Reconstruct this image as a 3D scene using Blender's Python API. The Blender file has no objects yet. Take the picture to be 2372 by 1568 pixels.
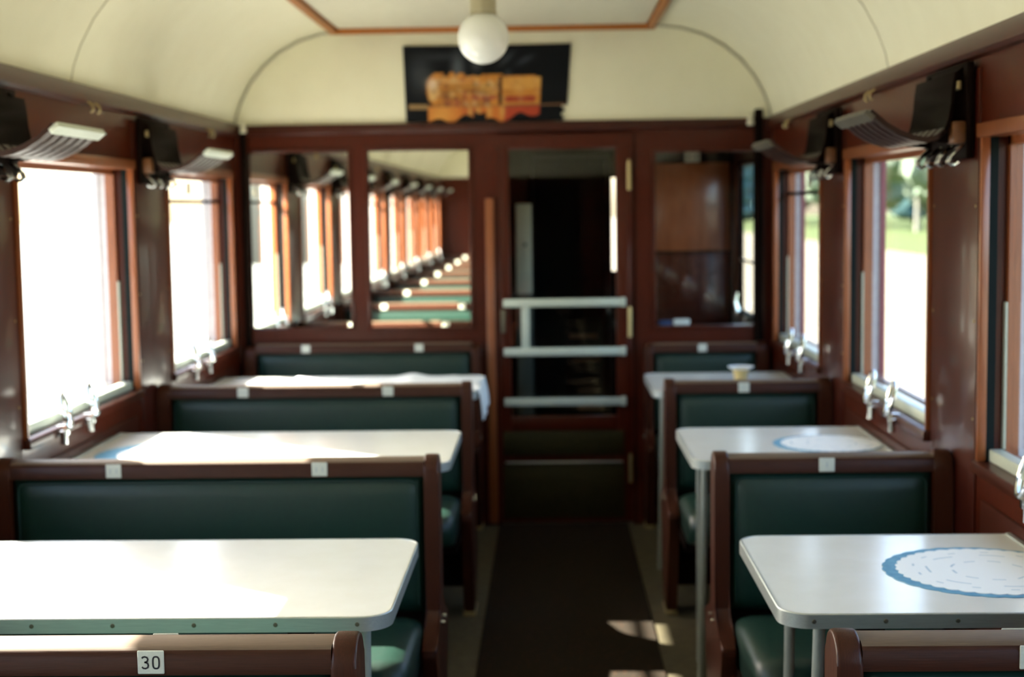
import bpy, bmesh, math, random
from mathutils import Vector, Matrix
random.seed(7)
PI = math.pi
SC = bpy.context.scene
COL = SC.collection

# ------------------------------------------------------------------ camera, light, exposure
F_, YAW, PITCH, ROLL, EYE = 3366.03, .027, .0904, .014, 1.5139
cy, sy, cp, sp = math.cos(YAW), math.sin(YAW), math.cos(PITCH), math.sin(PITCH)
vF = Vector((-sy*cp, cy*cp, -sp)); vR = Vector((cy, sy, 0)); vU = vR.cross(vF)
cr, sr = math.cos(ROLL), math.sin(ROLL)
vR2 = vR*cr - vU*sr; vU2 = vR*sr + vU*cr
cd = bpy.data.cameras.new('camera'); cam = bpy.data.objects.new('camera', cd); COL.objects.link(cam)
cam.matrix_world = Matrix(((vR2.x, vU2.x, -vF.x, 0), (vR2.y, vU2.y, -vF.y, 0), (vR2.z, vU2.z, -vF.z, EYE), (0, 0, 0, 1)))
cd.sensor_width = 36; cd.lens = F_/2372*36; cd.clip_start = .05; cd.clip_end = 2000
cd.dof.use_dof = True; cd.dof.focus_distance = 2.25; cd.dof.aperture_fstop = 3.8
SC.camera = cam
SC.view_settings.view_transform = 'Standard'; SC.view_settings.look = 'None'
SC.view_settings.gamma = 1; SC.view_settings.use_curve_mapping = False
SC.view_settings.exposure = .75

SUN_DIR = Vector((1, -.70, -.84)).normalized()          # the way the light travels
w = bpy.data.worlds.new('world'); SC.world = w; w.use_nodes = True
nt = w.node_tree; nt.nodes.clear()
sky = nt.nodes.new('ShaderNodeTexSky'); sky.sky_type = 'NISHITA'; sky.sun_disc = False
sky.sun_elevation = math.asin(-SUN_DIR.z); sky.sun_rotation = math.atan2(-SUN_DIR.x, -SUN_DIR.y)
sky.dust_density = 3.0; sky.air_density = 1.0; sky.ozone_density = 1.0
bg = nt.nodes.new('ShaderNodeBackground'); bg.inputs[1].default_value = .8
ou = nt.nodes.new('ShaderNodeOutputWorld')
nt.links.new(sky.outputs[0], bg.inputs[0]); nt.links.new(bg.outputs[0], ou.inputs[0])
sd = bpy.data.lights.new('sun', 'SUN'); sd.energy = 36.0; sd.angle = .012; sd.color = (1, .93, .80)
so = bpy.data.objects.new('sun', sd); COL.objects.link(so)
so.rotation_euler = SUN_DIR.to_track_quat('-Z', 'Y').to_euler(); so.location = (-6, 0, 8)

# ------------------------------------------------------------------ materials
def srgb(r, g, b):
    f = lambda c: (c/255/12.92) if c/255 <= .04045 else ((c/255+.055)/1.055)**2.4
    return (f(r), f(g), f(b), 1)
def mat(name, col, rough=.5, metal=0, coat=0, col2=None, scale=(8, 8, 8), amount=.5, bump=0, spec=.5, rvar=0, detail=4, coat_r=.08):
    m = bpy.data.materials.new(name); m.use_nodes = True
    n = m.node_tree.nodes; l = m.node_tree.links; b = n['Principled BSDF']
    b.inputs['Base Color'].default_value = col; b.inputs['Roughness'].default_value = rough
    b.inputs['Metallic'].default_value = metal; b.inputs['Coat Weight'].default_value = coat
    b.inputs['Coat Roughness'].default_value = coat_r; b.inputs['Specular IOR Level'].default_value = spec
    tc = n.new('ShaderNodeTexCoord'); mp = n.new('ShaderNodeMapping'); mp.inputs['Scale'].default_value = scale
    no = n.new('ShaderNodeTexNoise'); no.inputs['Detail'].default_value = detail
    l.new(tc.outputs['Object'], mp.inputs[0]); l.new(mp.outputs[0], no.inputs['Vector'])
    if col2:
        r = n.new('ShaderNodeValToRGB'); r.color_ramp.elements[0].position = .5-amount/2; r.color_ramp.elements[1].position = .5+amount/2
        r.color_ramp.elements[0].color = col; r.color_ramp.elements[1].color = col2
        l.new(no.outputs[0], r.inputs[0]); l.new(r.outputs[0], b.inputs['Base Color'])
    if rvar:
        mr = n.new('ShaderNodeMapRange'); mr.inputs['To Min'].default_value = rough-rvar; mr.inputs['To Max'].default_value = rough+rvar
        l.new(no.outputs[0], mr.inputs[0]); l.new(mr.outputs[0], b.inputs['Roughness'])
    if bump:
        bp = n.new('ShaderNodeBump'); bp.inputs['Strength'].default_value = bump; bp.inputs['Distance'].default_value = .002
        l.new(no.outputs[0], bp.inputs['Height']); l.new(bp.outputs[0], b.inputs['Normal'])
    return m
MAH = mat('mahogany', (0.0860, 0.0125, 0.0037, 1), .34, coat=.16, col2=(0.0310, 0.0048, 0.0020, 1), scale=(60, 60, 2.5), amount=.7, spec=.16)
MAHH = mat('mahogany_horizontal', (0.0615, 0.0107, 0.0041, 1), .36, coat=.2, col2=(0.0262, 0.0049, 0.0025, 1), scale=(2.5, 60, 60), amount=.7, spec=.25, rvar=.08)
MAHL = mat('mahogany_long', (0.0680, 0.0119, 0.0043, 1), .36, coat=.2, col2=(0.0298, 0.0051, 0.0026, 1), scale=(60, 2.5, 60), amount=.7, spec=.25)
ORG = mat('orange_wood', (.30, .085, .022, 1), .35, coat=.4, col2=(.17, .045, .013, 1), scale=(50, 50, 3), amount=.7)
TRIM = mat('ceiling_trim_wood', srgb(176, 106, 34), .5, col2=srgb(150, 84, 22), scale=(4, 4, 40), amount=.6)
DARK = mat('dark_wood', (.005, .0028, .002, 1), .6, spec=.03, col2=(.009, .0045, .003, 1), scale=(30, 30, 3))
BLK = mat('black_groove', (.006, .010, .010, 1), .6, spec=.08)
RAIL = mat('bench_wood', (0.0595, 0.0161, 0.0068, 1), .42, coat=.10, spec=.2, col2=(0.0272, 0.0076, 0.0038, 1), scale=(4, 90, 90), amount=.8, bump=.15, rvar=.1, coat_r=.2)
PANEL = mat('bench_panel_wood', (0.0638, 0.0153, 0.0059, 1), .42, coat=.10, spec=.2, col2=(0.0289, 0.0072, 0.0034, 1), scale=(90, 60, 5), amount=.8, bump=.15, rvar=.1, coat_r=.2)
GRN = mat('green_vinyl', (0.0055, 0.0306, 0.0204, 1), .42, col2=(0.0043, 0.0238, 0.0161, 1), scale=(14, 14, 14), amount=.6, bump=.0, spec=.45, rvar=.05)
PIP = mat('green_piping', (.008, .030, .024, 1), .42)
CREAM = mat('cream_ceiling', srgb(230, 227, 200), .55, col2=srgb(224, 220, 192), scale=(1.6, 1.6, 1.6), amount=.6, spec=.3)
CREAM2 = mat('cream_plate', srgb(214, 210, 188), .5, col2=srgb(206, 202, 180), scale=(3, 3, 3), spec=.3)
WORN = mat('worn_dusty_wood', (.17, .115, .075, 1), .6, spec=.3, col2=(.10, .065, .042, 1), scale=(6, 140, 140), amount=.6)
SEAM = mat('ceiling_bead', srgb(178, 174, 150), .5)
TOP = mat('laminate', (.80, .82, .78, 1), .20, col2=(.76, .775, .72, 1), scale=(3, 3, 3), amount=.5, spec=.5)
ALU = mat('aluminium', (.62, .66, .64, 1), .38, metal=.85, col2=(.52, .56, .55, 1), scale=(5, 80, 80), rvar=.06)
ALUP = mat('painted_bar', srgb(196, 205, 192), .42, metal=.25, col2=srgb(182, 190, 178), scale=(30, 30, 30))
CHR = mat('chrome', (.75, .78, .78, 1), .16, metal=1)
BRS = mat('brass', (.52, .42, .22, 1), .35, metal=.8, col2=(.42, .33, .16, 1), scale=(30, 30, 30))
SCR = mat('screw_metal', (.16, .14, .10, 1), .45, metal=.8)
LEGM = mat('leg_paint', (.42, .45, .40, 1), .30, metal=.35, col2=(.34, .37, .33, 1), scale=(20, 20, 6))
PLT = mat('number_plate', srgb(214, 217, 204), .35, col2=srgb(204, 206, 190), scale=(60, 60, 60))
INK = mat('ink', (.02, .02, .022, 1), .6)
FADE = mat('faded_ink', (.42, .47, .48, 1), .6)
LINO = mat('linoleum', srgb(92, 84, 62), .55, spec=.3, col2=srgb(74, 68, 52), scale=(5, 5, 5), rvar=.08)
KICK = mat('kick_plate', (.034, .028, .009, 1), .5, metal=.3, spec=.2, col2=(.026, .022, .008, 1), scale=(8, 8, 8))
FABW = mat('white_cloth', srgb(236, 240, 240), .8, col2=srgb(226, 231, 232), scale=(30, 30, 30), bump=.2)
BLUE = mat('blue_mat', srgb(112, 168, 196), .8, col2=srgb(78, 138, 174), scale=(9, 9, 9), amount=.6)
CUP = mat('cream_ceramic', srgb(222, 200, 140), .3, col2=srgb(206, 180, 118), scale=(25, 25, 8))
OPAL = mat('opal_glass', (.84, .85, .80, 1), .12, spec=.6)
NECK = mat('lamp_neck', srgb(176, 168, 140), .4, metal=.3)
EXT = mat('red_exterior_paint', srgb(150, 78, 84), .4, col2=srgb(132, 66, 72), scale=(8, 8, 8))
PALE = mat('glare_pale_reveal', srgb(205, 200, 200), .5, col2=srgb(190, 182, 184), scale=(6, 6, 6))  # paled to put window glare and haze into the colour
RKW = mat('rack_wood', (.035, .011, .005, 1), .4, col2=(.018, .006, .003, 1), scale=(30, 30, 30), spec=.3)
LIPD = mat('shaded_lip_bar', (.10, .09, .065, 1), .5, col2=(.075, .065, .05, 1), scale=(20, 5, 20))  # darker colour carries the shade on the right-hand lip bars
PIL = mat('polished_mahogany', (0.0720, 0.0105, 0.0045, 1), .34, coat=.38, coat_r=.11, col2=(0.0272, 0.0047, 0.0026, 1), scale=(60, 60, 2.5), amount=.7, spec=.25)
MIR = mat('mirror_silver', (.86, .88, .84, 1), .012, metal=1)
OCH = mat('bracket_ochre_wood', (.16, .060, .014, 1), .45, col2=(.10, .035, .01, 1), scale=(20, 20, 20))

def glass_mat():
    m = bpy.data.materials.new('window_glass'); m.use_nodes = True
    n = m.node_tree.nodes; l = m.node_tree.links; n.clear()
    o = n.new('ShaderNodeOutputMaterial'); mx = n.new('ShaderNodeMixShader'); t = n.new('ShaderNodeBsdfTransparent'); g = n.new('ShaderNodeBsdfGlossy')
    lw = n.new('ShaderNodeLayerWeight'); lw.inputs[0].default_value = .5; g.inputs['Roughness'].default_value = .02
    pw = n.new('ShaderNodeMath'); pw.operation = 'POWER'; pw.inputs[1].default_value = 5.0
    fr = n.new('ShaderNodeMath'); fr.operation = 'MULTIPLY_ADD'; fr.inputs[1].default_value = .45; fr.inputs[2].default_value = .04
    l.new(lw.outputs['Facing'], pw.inputs[0]); l.new(pw.outputs[0], fr.inputs[0])
    t.inputs[0].default_value = (.97, .985, .98, 1)
    l.new(fr.outputs[0], mx.inputs[0]); l.new(t.outputs[0], mx.inputs[1]); l.new(g.outputs[0], mx.inputs[2]); l.new(mx.outputs[0], o.inputs[0])
    return m
GLS = glass_mat()

def carpet_mat():
    m = mat('carpet_runner', (.030, .015, .009, 1), .95, spec=.1)
    n = m.node_tree.nodes; l = m.node_tree.links; b = n['Principled BSDF']
    tc = n.new('ShaderNodeTexCoord'); mp = n.new('ShaderNodeMapping'); mp.inputs['Scale'].default_value = (9, 9, 9); mp.inputs['Rotation'].default_value = (0, 0, .5)
    v = n.new('ShaderNodeTexVoronoi'); v.inputs['Randomness'].default_value = .45; no = n.new('ShaderNodeTexNoise'); no.inputs['Scale'].default_value = 30
    add = n.new('ShaderNodeMixRGB'); add.inputs[0].default_value = .06
    l.new(tc.outputs['Object'], mp.inputs[0]); l.new(tc.outputs['Object'], no.inputs['Vector'])
    l.new(mp.outputs[0], add.inputs[1]); l.new(no.outputs['Color'], add.inputs[2]); l.new(add.outputs[0], v.inputs['Vector'])
    r = n.new('ShaderNodeValToRGB'); e = r.color_ramp.elements; e[0].position = .15; e[0].color = (.090, .032, .012, 1); e[1].position = .20; e[1].color = (.020, .0135, .0075, 1)
    l.new(v.outputs['Distance'], r.inputs[0]); l.new(r.outputs[0], b.inputs['Base Color'])
    return m
CARP = carpet_mat()

def doily_mat():
    m = mat('lace_doily', srgb(238, 242, 242), .85)
    n = m.node_tree.nodes; l = m.node_tree.links; b = n['Principled BSDF']
    tc = n.new('ShaderNodeTexCoord'); sep = n.new('ShaderNodeSeparateXYZ'); l.new(tc.outputs['Object'], sep.inputs[0])
    def M(op, a, b_=None, c=None):
        q = n.new('ShaderNodeMath'); q.operation = op
        for i, s in enumerate((a, b_, c)):
            if s is None: continue
            if isinstance(s, (int, float)): q.inputs[i].default_value = s
            else: l.new(s, q.inputs[i])
        return q.outputs[0]
    x, y = sep.outputs[0], sep.outputs[1]
    r = M('SQRT', M('ADD', M('MULTIPLY', x, x), M('MULTIPLY', y, y))); th = M('ARCTAN2', y, x)
    tot = None
    for rad, freq, ph, thr in ((.075, 9, 0, .0), (.125, 7, 1.2, .15), (.150, 13, .4, .75)):
        rr = M('ADD', r, M('MULTIPLY', M('SINE', M('MULTIPLY', th, 5)), .004 if rad > .1 else .0015))
        ring = M('LESS_THAN', M('ABSOLUTE', M('SUBTRACT', rr, rad)), .0022)
        dash = M('GREATER_THAN', M('SINE', M('ADD', M('MULTIPLY', th, freq), ph)), thr)
        k = M('MULTIPLY', ring, dash); tot = k if tot is None else M('MAXIMUM', tot, k)
    mx = n.new('ShaderNodeMixRGB'); l.new(M('MULTIPLY', tot, .55), mx.inputs[0]); mx.inputs[1].default_value = srgb(240, 244, 244); mx.inputs[2].default_value = srgb(110, 160, 185)
    l.new(mx.outputs[0], b.inputs['Base Color'])
    return m
LACE = doily_mat()

def ground_mat(name, c1, c2, sc):
    return mat(name, c1, .95, col2=c2, scale=(sc, sc, sc), amount=.5, spec=.1, detail=8)
GRAV = ground_mat('gravel', (.15, .13, .10, 1), (.20, .175, .135, 1), .6)
PALEG = ground_mat('glare_pale_ground', (.30, .30, .27, 1), (.36, .36, .33, 1), .5)  # lighter base colour imitates the blown-out glare on this side
GRASS = ground_mat('grass', (.045, .068, .022, 1), (.075, .10, .035, 1), .3)
LEAF = mat('leaves', (.06, .10, .075, 1), .8, col2=(.20, .24, .17, 1), scale=(.8, .8, .8), amount=.3, spec=.15, detail=6)
LEAFD = mat('conifer_leaves', (.03, .075, .085, 1), .8, col2=(.06, .13, .13, 1), scale=(.8, .8, .8), amount=.3, spec=.1, detail=6)
BARK = mat('birch_bark', (.42, .40, .34, 1), .8, col2=(.20, .19, .16, 1), scale=(3, 3, 1))

# ------------------------------------------------------------------ mesh helpers
class MB:
    def __init__(s): s.bm = bmesh.new()
    def box(s, x0, x1, y0, y1, z0, z1, bev=0, seg=2):
        if x0 > x1: x0, x1 = x1, x0
        if y0 > y1: y0, y1 = y1, y0
        if z0 > z1: z0, z1 = z1, z0
        b = s.bm; v = [b.verts.new(p) for p in ((x0,y0,z0),(x1,y0,z0),(x1,y1,z0),(x0,y1,z0),(x0,y0,z1),(x1,y0,z1),(x1,y1,z1),(x0,y1,z1))]
        fs = [b.faces.new([v[i] for i in q]) for q in ((0,3,2,1),(4,5,6,7),(0,1,5,4),(1,2,6,5),(2,3,7,6),(3,0,4,7))]
        if bev:
            es = list({e for f in fs for e in f.edges})
            bmesh.ops.bevel(b, geom=es, offset=bev, segments=seg, profile=.5, affect='EDGES')
        return s
    def prism(s, pts, axis, a0, a1, bev=0, seg=2):
        """closed 2D outline extruded along axis; pts are the other two coordinates in order"""
        def P(p, a): 
            q = [0, 0, 0]; o = [i for i in range(3) if i != axis]; q[o[0]] = p[0]; q[o[1]] = p[1]; q[axis] = a; return q
        b = s.bm; v0 = [b.verts.new(P(p, a0)) for p in pts]; v1 = [b.verts.new(P(p, a1)) for p in pts]; n = len(pts)
        c0 = b.faces.new(v0); c1 = b.faces.new(v1[::-1]); sides = []
        for i in range(n): sides.append(b.faces.new((v0[i], v1[i], v1[(i+1) % n], v0[(i+1) % n])))
        if bev:
            es = list(set(c0.edges) | set(c1.edges))
            bmesh.ops.bevel(b, geom=es, offset=bev, segments=seg, profile=.5, affect='EDGES')
        return s
    def tube(s, pts, r, n=12, closed=False, flat=None):
        b = s.bm; pts = [Vector(p) for p in pts]; m = len(pts); rings = []; up = None
        rr = r if isinstance(r, (list, tuple)) else [r]*m
        for i, p in enumerate(pts):
            if closed: t = (pts[(i+1) % m]-pts[i-1]).normalized()
            else: t = (pts[min(i+1, m-1)]-pts[max(i-1, 0)]).normalized()
            if up is None: up = t.orthogonal().normalized()
            up = (up - t*up.dot(t)).normalized(); sd_ = t.cross(up)
            rings.append([b.verts.new(p+(up*math.cos(2*PI*k/n)+sd_*math.sin(2*PI*k/n))*rr[i]) for k in range(n)])
        for i in range(m if closed else m-1):
            A, B = rings[i], rings[(i+1) % m]
            for k in range(n): b.faces.new((A[k], A[(k+1) % n], B[(k+1) % n], B[k]))
        if not closed:
            b.faces.new(rings[0][::-1]); b.faces.new(rings[-1])
        return s
    def lathe(s, prof, cx=0, cy_=0, n=32):
        b = s.bm; rings = []
        for r, z in prof:
            if r < 1e-6: rings.append([b.verts.new((cx, cy_, z))])
            else: rings.append([b.verts.new((cx+r*math.cos(2*PI*k/n), cy_+r*math.sin(2*PI*k/n), z)) for k in range(n)])
        for A, B in zip(rings, rings[1:]):
            for k in range(n):
                k2 = (k+1) % n
                if len(A) == 1 and len(B) == 1: continue
                if len(A) == 1: b.faces.new((A[0], B[k2], B[k]))
                elif len(B) == 1: b.faces.new((A[k], A[k2], B[0]))
                else: b.faces.new((A[k], A[k2], B[k2], B[k]))
        return s
    def build(s, name, m, parent=None, smooth=35, label=None, loc=None):
        bmesh.ops.recalc_face_normals(s.bm, faces=s.bm.faces)
        me = bpy.data.meshes.new(name); s.bm.to_mesh(me); s.bm.free()
        if smooth:
            for p in me.polygons: p.use_smooth = True
            me.set_sharp_from_angle(angle=math.radians(smooth))
        for mm in (m if isinstance(m, (list, tuple)) else [m]): me.materials.append(mm)
        o = bpy.data.objects.new(name, me); COL.objects.link(o)
        if parent: o.parent = parent
        if loc: o.location = loc
        if label: o['label'] = label
        return o
def empty(name, loc=(0, 0, 0)):
    o = bpy.data.objects.new(name, None); COL.objects.link(o); o.location = loc; o.empty_display_size = .1; return o
def tag(o, label, cat=None, group=None, kind=None):
    o['label'] = label
    if cat: o['category'] = cat
    if group: o['group'] = group
    if kind: o['kind'] = kind
    return o
def copy_tree(o, parent=None):
    c = o.copy(); COL.objects.link(c); c.parent = parent
    for ch in [x for x in CHILD.get(o.name, [])]: copy_tree(ch, c)
    return c
CHILD = {}
def index_children():
    CHILD.clear()
    for o in bpy.data.objects:
        if o.parent: CHILD.setdefault(o.parent.name, []).append(o)

# ------------------------------------------------------------------ dimensions (metres; y runs along the carriage)
WL, WR, YE, YB = -1.476, 1.038, 6.84, -5.95
CX = (WL+WR)/2
S = 1.6; Y1 = 2.15
BY = [Y1+S*k for k in range(-5, 3)]          # double bench rows
SILL, HEAD, EAVE = .885, 1.675, 1.915
TH = .13                                     # wall thickness
PW = .225                                    # half pillar

# ------------------------------------------------------------------ ground and trees outside
g = MB().box(WR+.3, 19, -60, 320, -1.30, -1.25).build('ground', GRAV, smooth=0); tag(g, 'pale sunlit gravel yard right of the carriage', kind='structure')
g = MB().box(-120, WR+.3, -60, 320, -1.31, -1.26).build('ground', PALEG, smooth=0); tag(g, 'ground left of the carriage, coloured pale for glare', kind='structure')
g = MB().box(19, 160, -60, 320, -1.28, -1.22).build('ground', GRASS, smooth=0); tag(g, 'bright grass verge before the trees', kind='structure')
def crown(seed, conifer):
    rnd = random.Random(seed); b = MB()
    for i in range(9 if not conifer else 7):
        if conifer: z = 2+i*1.9; r = 3.0*(1-i/7.6); p = Vector((rnd.uniform(-.3, .3), rnd.uniform(-.3, .3), z)); sc = Vector((r, r, 1.7))
        else: z = rnd.uniform(4, 12.5); r = rnd.uniform(1.5, 2.6); p = Vector((rnd.uniform(-2, 2), rnd.uniform(-2, 2), z)); sc = Vector((r, r, r*1.15))
        ret = bmesh.ops.create_icosphere(b.bm, subdivisions=2, radius=1)
        for v in ret['verts']:
            v.co = Vector((v.co.x*sc.x, v.co.y*sc.y, v.co.z*sc.z))*(1+rnd.uniform(-.22, .22))+p
    return b
protos = []
for sd_, con in ((1, 0), (2, 0), (3, 1)):
    t = empty('tree'); 
    crown(sd_, con).build('crown', LEAFD if con else LEAF, t, smooth=0)
    MB().tube([(0, 0, 0), (.1, .05, 5), (0, 0, 11)], [.22, .15, .06], 8).build('trunk', BARK if not con else DARK, t)
    protos.append(t)
index_children()
lab = {0: 'leafy pale-stemmed tree in the row beyond the right windows', 1: 'leafy pale-stemmed tree in the row beyond the right windows', 2: 'dark conical conifer in the row beyond the right windows'}
used = set()
for i in range(34):
    k = random.choice((0, 1, 0, 1, 2)); y = 45+i*6.2+random.uniform(-2, 2); x = 27+random.uniform(0, 9)+(14 if i % 2 else 0)
    o = protos[k] if k not in used else copy_tree(protos[k]); used.add(k)
    o.location = (x, y, -1.3); o.rotation_euler.z = random.uniform(0, 6); s_ = random.uniform(.8, 1.25); o.scale = (s_, s_, s_)
    tag(o, lab[k], 'tree', 'leafy trees beyond the yard' if k < 2 else 'conifers beyond the yard')

# ------------------------------------------------------------------ floor
o = MB().box(WL-TH, WR+TH, YB-.1, 10.0, -.12, 0).build('floor', LINO, smooth=0); tag(o, 'grey beige linoleum carriage floor', kind='structure')
o = MB().box(-.257, .357, YB+.1, YE-.005, .0, .008, .003).build('aisle_runner', CARP); tag(o, 'dark brown carpet runner with small orange motifs down the aisle', 'carpet')

# ------------------------------------------------------------------ side walls with windows
WY1 = 10.0
openings = [(BY[k]+PW+.01, BY[k]+S-PW-.01) for k in range(len(BY))]
def side_wall(name, xi, s):
    """s=+1: outward is +x"""
    xo = xi+s*TH; b = MB()
    WE = 7.2 if s > 0 else WY1                       # the vestibule's right wall is thinner
    b.box(xi, xo, YB-.1, WE, 0, SILL-.01); b.box(xi, xo, YB-.1, WE, HEAD, EAVE+.04)
    if s > 0:
        xt = xi+.03
        b.box(xi, xt, WE, WY1, 0, .93); b.box(xi, xt, WE, WY1, 1.72, EAVE+.04); b.box(xi, xt, WE, 7.42, .93, 1.72); b.box(xi, xt, 8.06, WY1, .93, 1.72)
    ys = [YB-.1]
    ops = list(openings)
    for a, c in ops: ys += [a, c]
    ys.append(WE)
    for a, c in zip(ys[0::2], ys[1::2]): b.box(xi, xo, a, c, SILL-.01, HEAD)
    wall = b.build(name, MAH, smooth=0); tag(wall, 'glossy mahogany panelled side wall', kind='structure')
    for yb in BY:                                            # veneered pillar panels and their screws
        MB().box(xi, xi-s*.006, yb-PW+.02, yb+PW-.02, .02, 1.83, .002).build('pillar_panel', PIL, wall)
        q = MB()
        for z in (.55, .98, 1.22, 1.5):
            for yy in (yb-PW+.035, yb+PW-.035): q.tube([(xi-s*.005, yy, z), (xi-s*.008, yy, z)], .004, 8)
        q.build('screw', BRS, wall)
    for a, c in openings:                                    # dado boards under each window
        MB().box(xi, xi-s*.008, a+.03, c-.03, .05, SILL-.09, .003).build('dado_panel', MAHL, wall)
    return wall
wl = side_wall('wall_left', WL, -1); wr = side_wall('wall_right', WR, 1)

def window(n, xi, s, a, c, vent, latches, side, where, full=True):
    X = lambda d: xi+s*d
    z0, z1 = SILL, HEAD
    f = MB()                                                # sash frame, wood
    f.box(X(.055), X(.085), a, a+.022, z0, z1); f.box(X(.055), X(.085), c-.022, c, z0, z1)
    f.box(X(.055), X(.085), a, c, z1-.03, z1); f.box(X(.055), X(.085), a, c, z0, z0+.015)
    root = f.build('window_%d' % n, ORG, smooth=0)
    tag(root, '%s side window %s' % (side, where), kind='structure')
    q = MB()                                                # inner casing round the opening
    q.box(X(-.012), X(.010), a, a+.012, z0, z1, .002); q.box(X(-.012), X(.010), c-.012, c, z0, z1, .002)
    q.build('casing', ORG, root)
    MB().box(X(-.016), X(.055), a-.02, c+.02, z1-.012, z1+.022, .004).build('head_trim', ORG, root)
    q = MB(); q.box(X(.010), X(.030), a, a+.010, z0, z1); q.box(X(.010), X(.030), c-.010, c, z0, z1)
    q.build('blind_channel', BLK, root)
    MB().box(X(-.022), X(.055), a-.01, c+.01, z0-.030, z0, .005).build('sill', MAHL, root)
    MB().box(X(.016), X(.050), a+.012, c-.012, z0, z0+.030, .004).build('bottom_rail', ALUP, root)
    q = MB(); q.box(X(.050), X(.056), a, a+.020, z0+.03, 1.27); q.box(X(.050), X(.056), c-.020, c, z0+.03, 1.27)
    q.build('metal_strip', ALUP, root)
    gl = MB(); gl.box(X(.068), X(.071), a+.022, c-.022, z0+.015, z1-.03); gl.build('pane', GLS, root, smooth=0)
    if vent:
        MB().box(X(.050), X(.080), a+.022, c-.022, 1.548, 1.562, .002).build('vent_bar', DARK, root)
        m_ = (a+c)/2; MB().box(X(.045), X(.06), m_-.008, m_+.008, 1.585, 1.635, .003).build('vent_catch', SCR, root)
    q = MB(); q.box(X(.085), X(.112), a, a+.008, z0, z1); q.box(X(.085), X(.112), c-.008, c, z0, z1); q.build('outer_reveal', PALE, root, smooth=0)
    q = MB(); q.box(X(.112), X(.130), a, a+.016, z0, z1); q.box(X(.112), X(.130), c-.016, c, z0, z1); q.box(X(.112), X(.130), a, c, z0-.02, z0+.012)
    q.build('outer_frame', EXT if s > 0 else PALE, root, smooth=0)  # left frame takes the pale colour to imitate glare
    for y in latches:                                       # upright oval pull rings on a bracket
        L_ = MB(); pts = []
        for i in range(20):
            t = 2*PI*i/20; pts.append((X(-.030)+s*(.012*math.sin(t)), y+.026*math.cos(t)*(1-.15*math.sin(t)), .930+.048*math.sin(t)))
        L_.tube(pts, .0075, 8, closed=True); la = L_.build('latch', CHR, root)
        br = MB(); br.box(X(-.038), X(.0), y-.010, y+.010, .855, .886, .003); br.tube([(X(-.036), y-.045, .835), (X(-.036), y-.043, .872)], .011, 10); br.box(X(-.034), X(-.020), y-.045, y, .862, .874, .002)
        br.build('latch_bracket', CHR, la)
    return root
wn = 1
names = {7: 'behind the far table', 6: 'beside the middle table', 5: 'beside the nearest table'}
for k, (a, c) in enumerate(openings):
    wh = names.get(k, 'further back, behind the camera')
    y = BY[k]
    window(wn, WL, -1, a, c, k == 7 or k < 5, (y+.50, y+.75) if k > 3 else (y+.5,), 'left', wh); wn += 1
    la = {7: (y+.52, y+.82), 6: (y+.57, y+.85), 5: (y+.69, y+.94)}.get(k, (y+.6,))
    window(wn, WR, 1, a, c, k == 7, la, 'right', wh); wn += 1
q = MB(); q.box(WR-.006, WR+.03, 7.40, 7.43, .91, 1.74, .003); q.box(WR-.006, WR+.03, 8.05, 8.08, .91, 1.74, .003); q.box(WR-.006, WR+.03, 7.43, 8.05, .91, .935, .003); q.box(WR-.006, WR+.03, 7.43, 8.05, 1.715, 1.74, .003)
q = q.build('window_%d' % wn, DARK); tag(q, 'right window of the vestibule beyond the end partition', kind='structure')
MB().box(WR+.012, WR+.015, 7.43, 8.05, .935, 1.715).build('pane', GLS, q, smooth=0)
MB().box(WR+.006, WR+.012, 7.43, 8.05, 1.20, 1.215, .002).build('glazing_bar', ALUP, q)
MB().tube([(WR-.02, 7.95, .93), (WR-.03, 7.95, .98), (WR-.02, 7.95, 1.03)], [.016, .012, .008], 10).build('latch', CHR, q)

# cornice moulding along both walls
for nme, xi, s in (('trim_1', WL, -1), ('trim_2', WR, 1)):
    o = MB().prism([(xi, 1.855), (xi-s*.018, 1.858), (xi-s*.024, 1.868), (xi-s*.020, 1.900), (xi-s*.008, 1.918), (xi, 1.918)], 1, YB, YE).build(nme, MAHL)
    tag(o, 'brown cornice moulding at the top of the %s wall' % ('left' if s < 0 else 'right'), kind='structure')
    # small hooks under the cornice, mid-bay
    for yb in BY[4:]:
        for dy in (.86, .93): 
            MB().tube([(xi-s*.02, yb+dy, 1.862), (xi-s*.034, yb+dy, 1.852), (xi-s*.036, yb+dy, 1.838), (xi-s*.028, yb+dy, 1.830)], .004, 8).build('small_hook', BRS, o)

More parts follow.
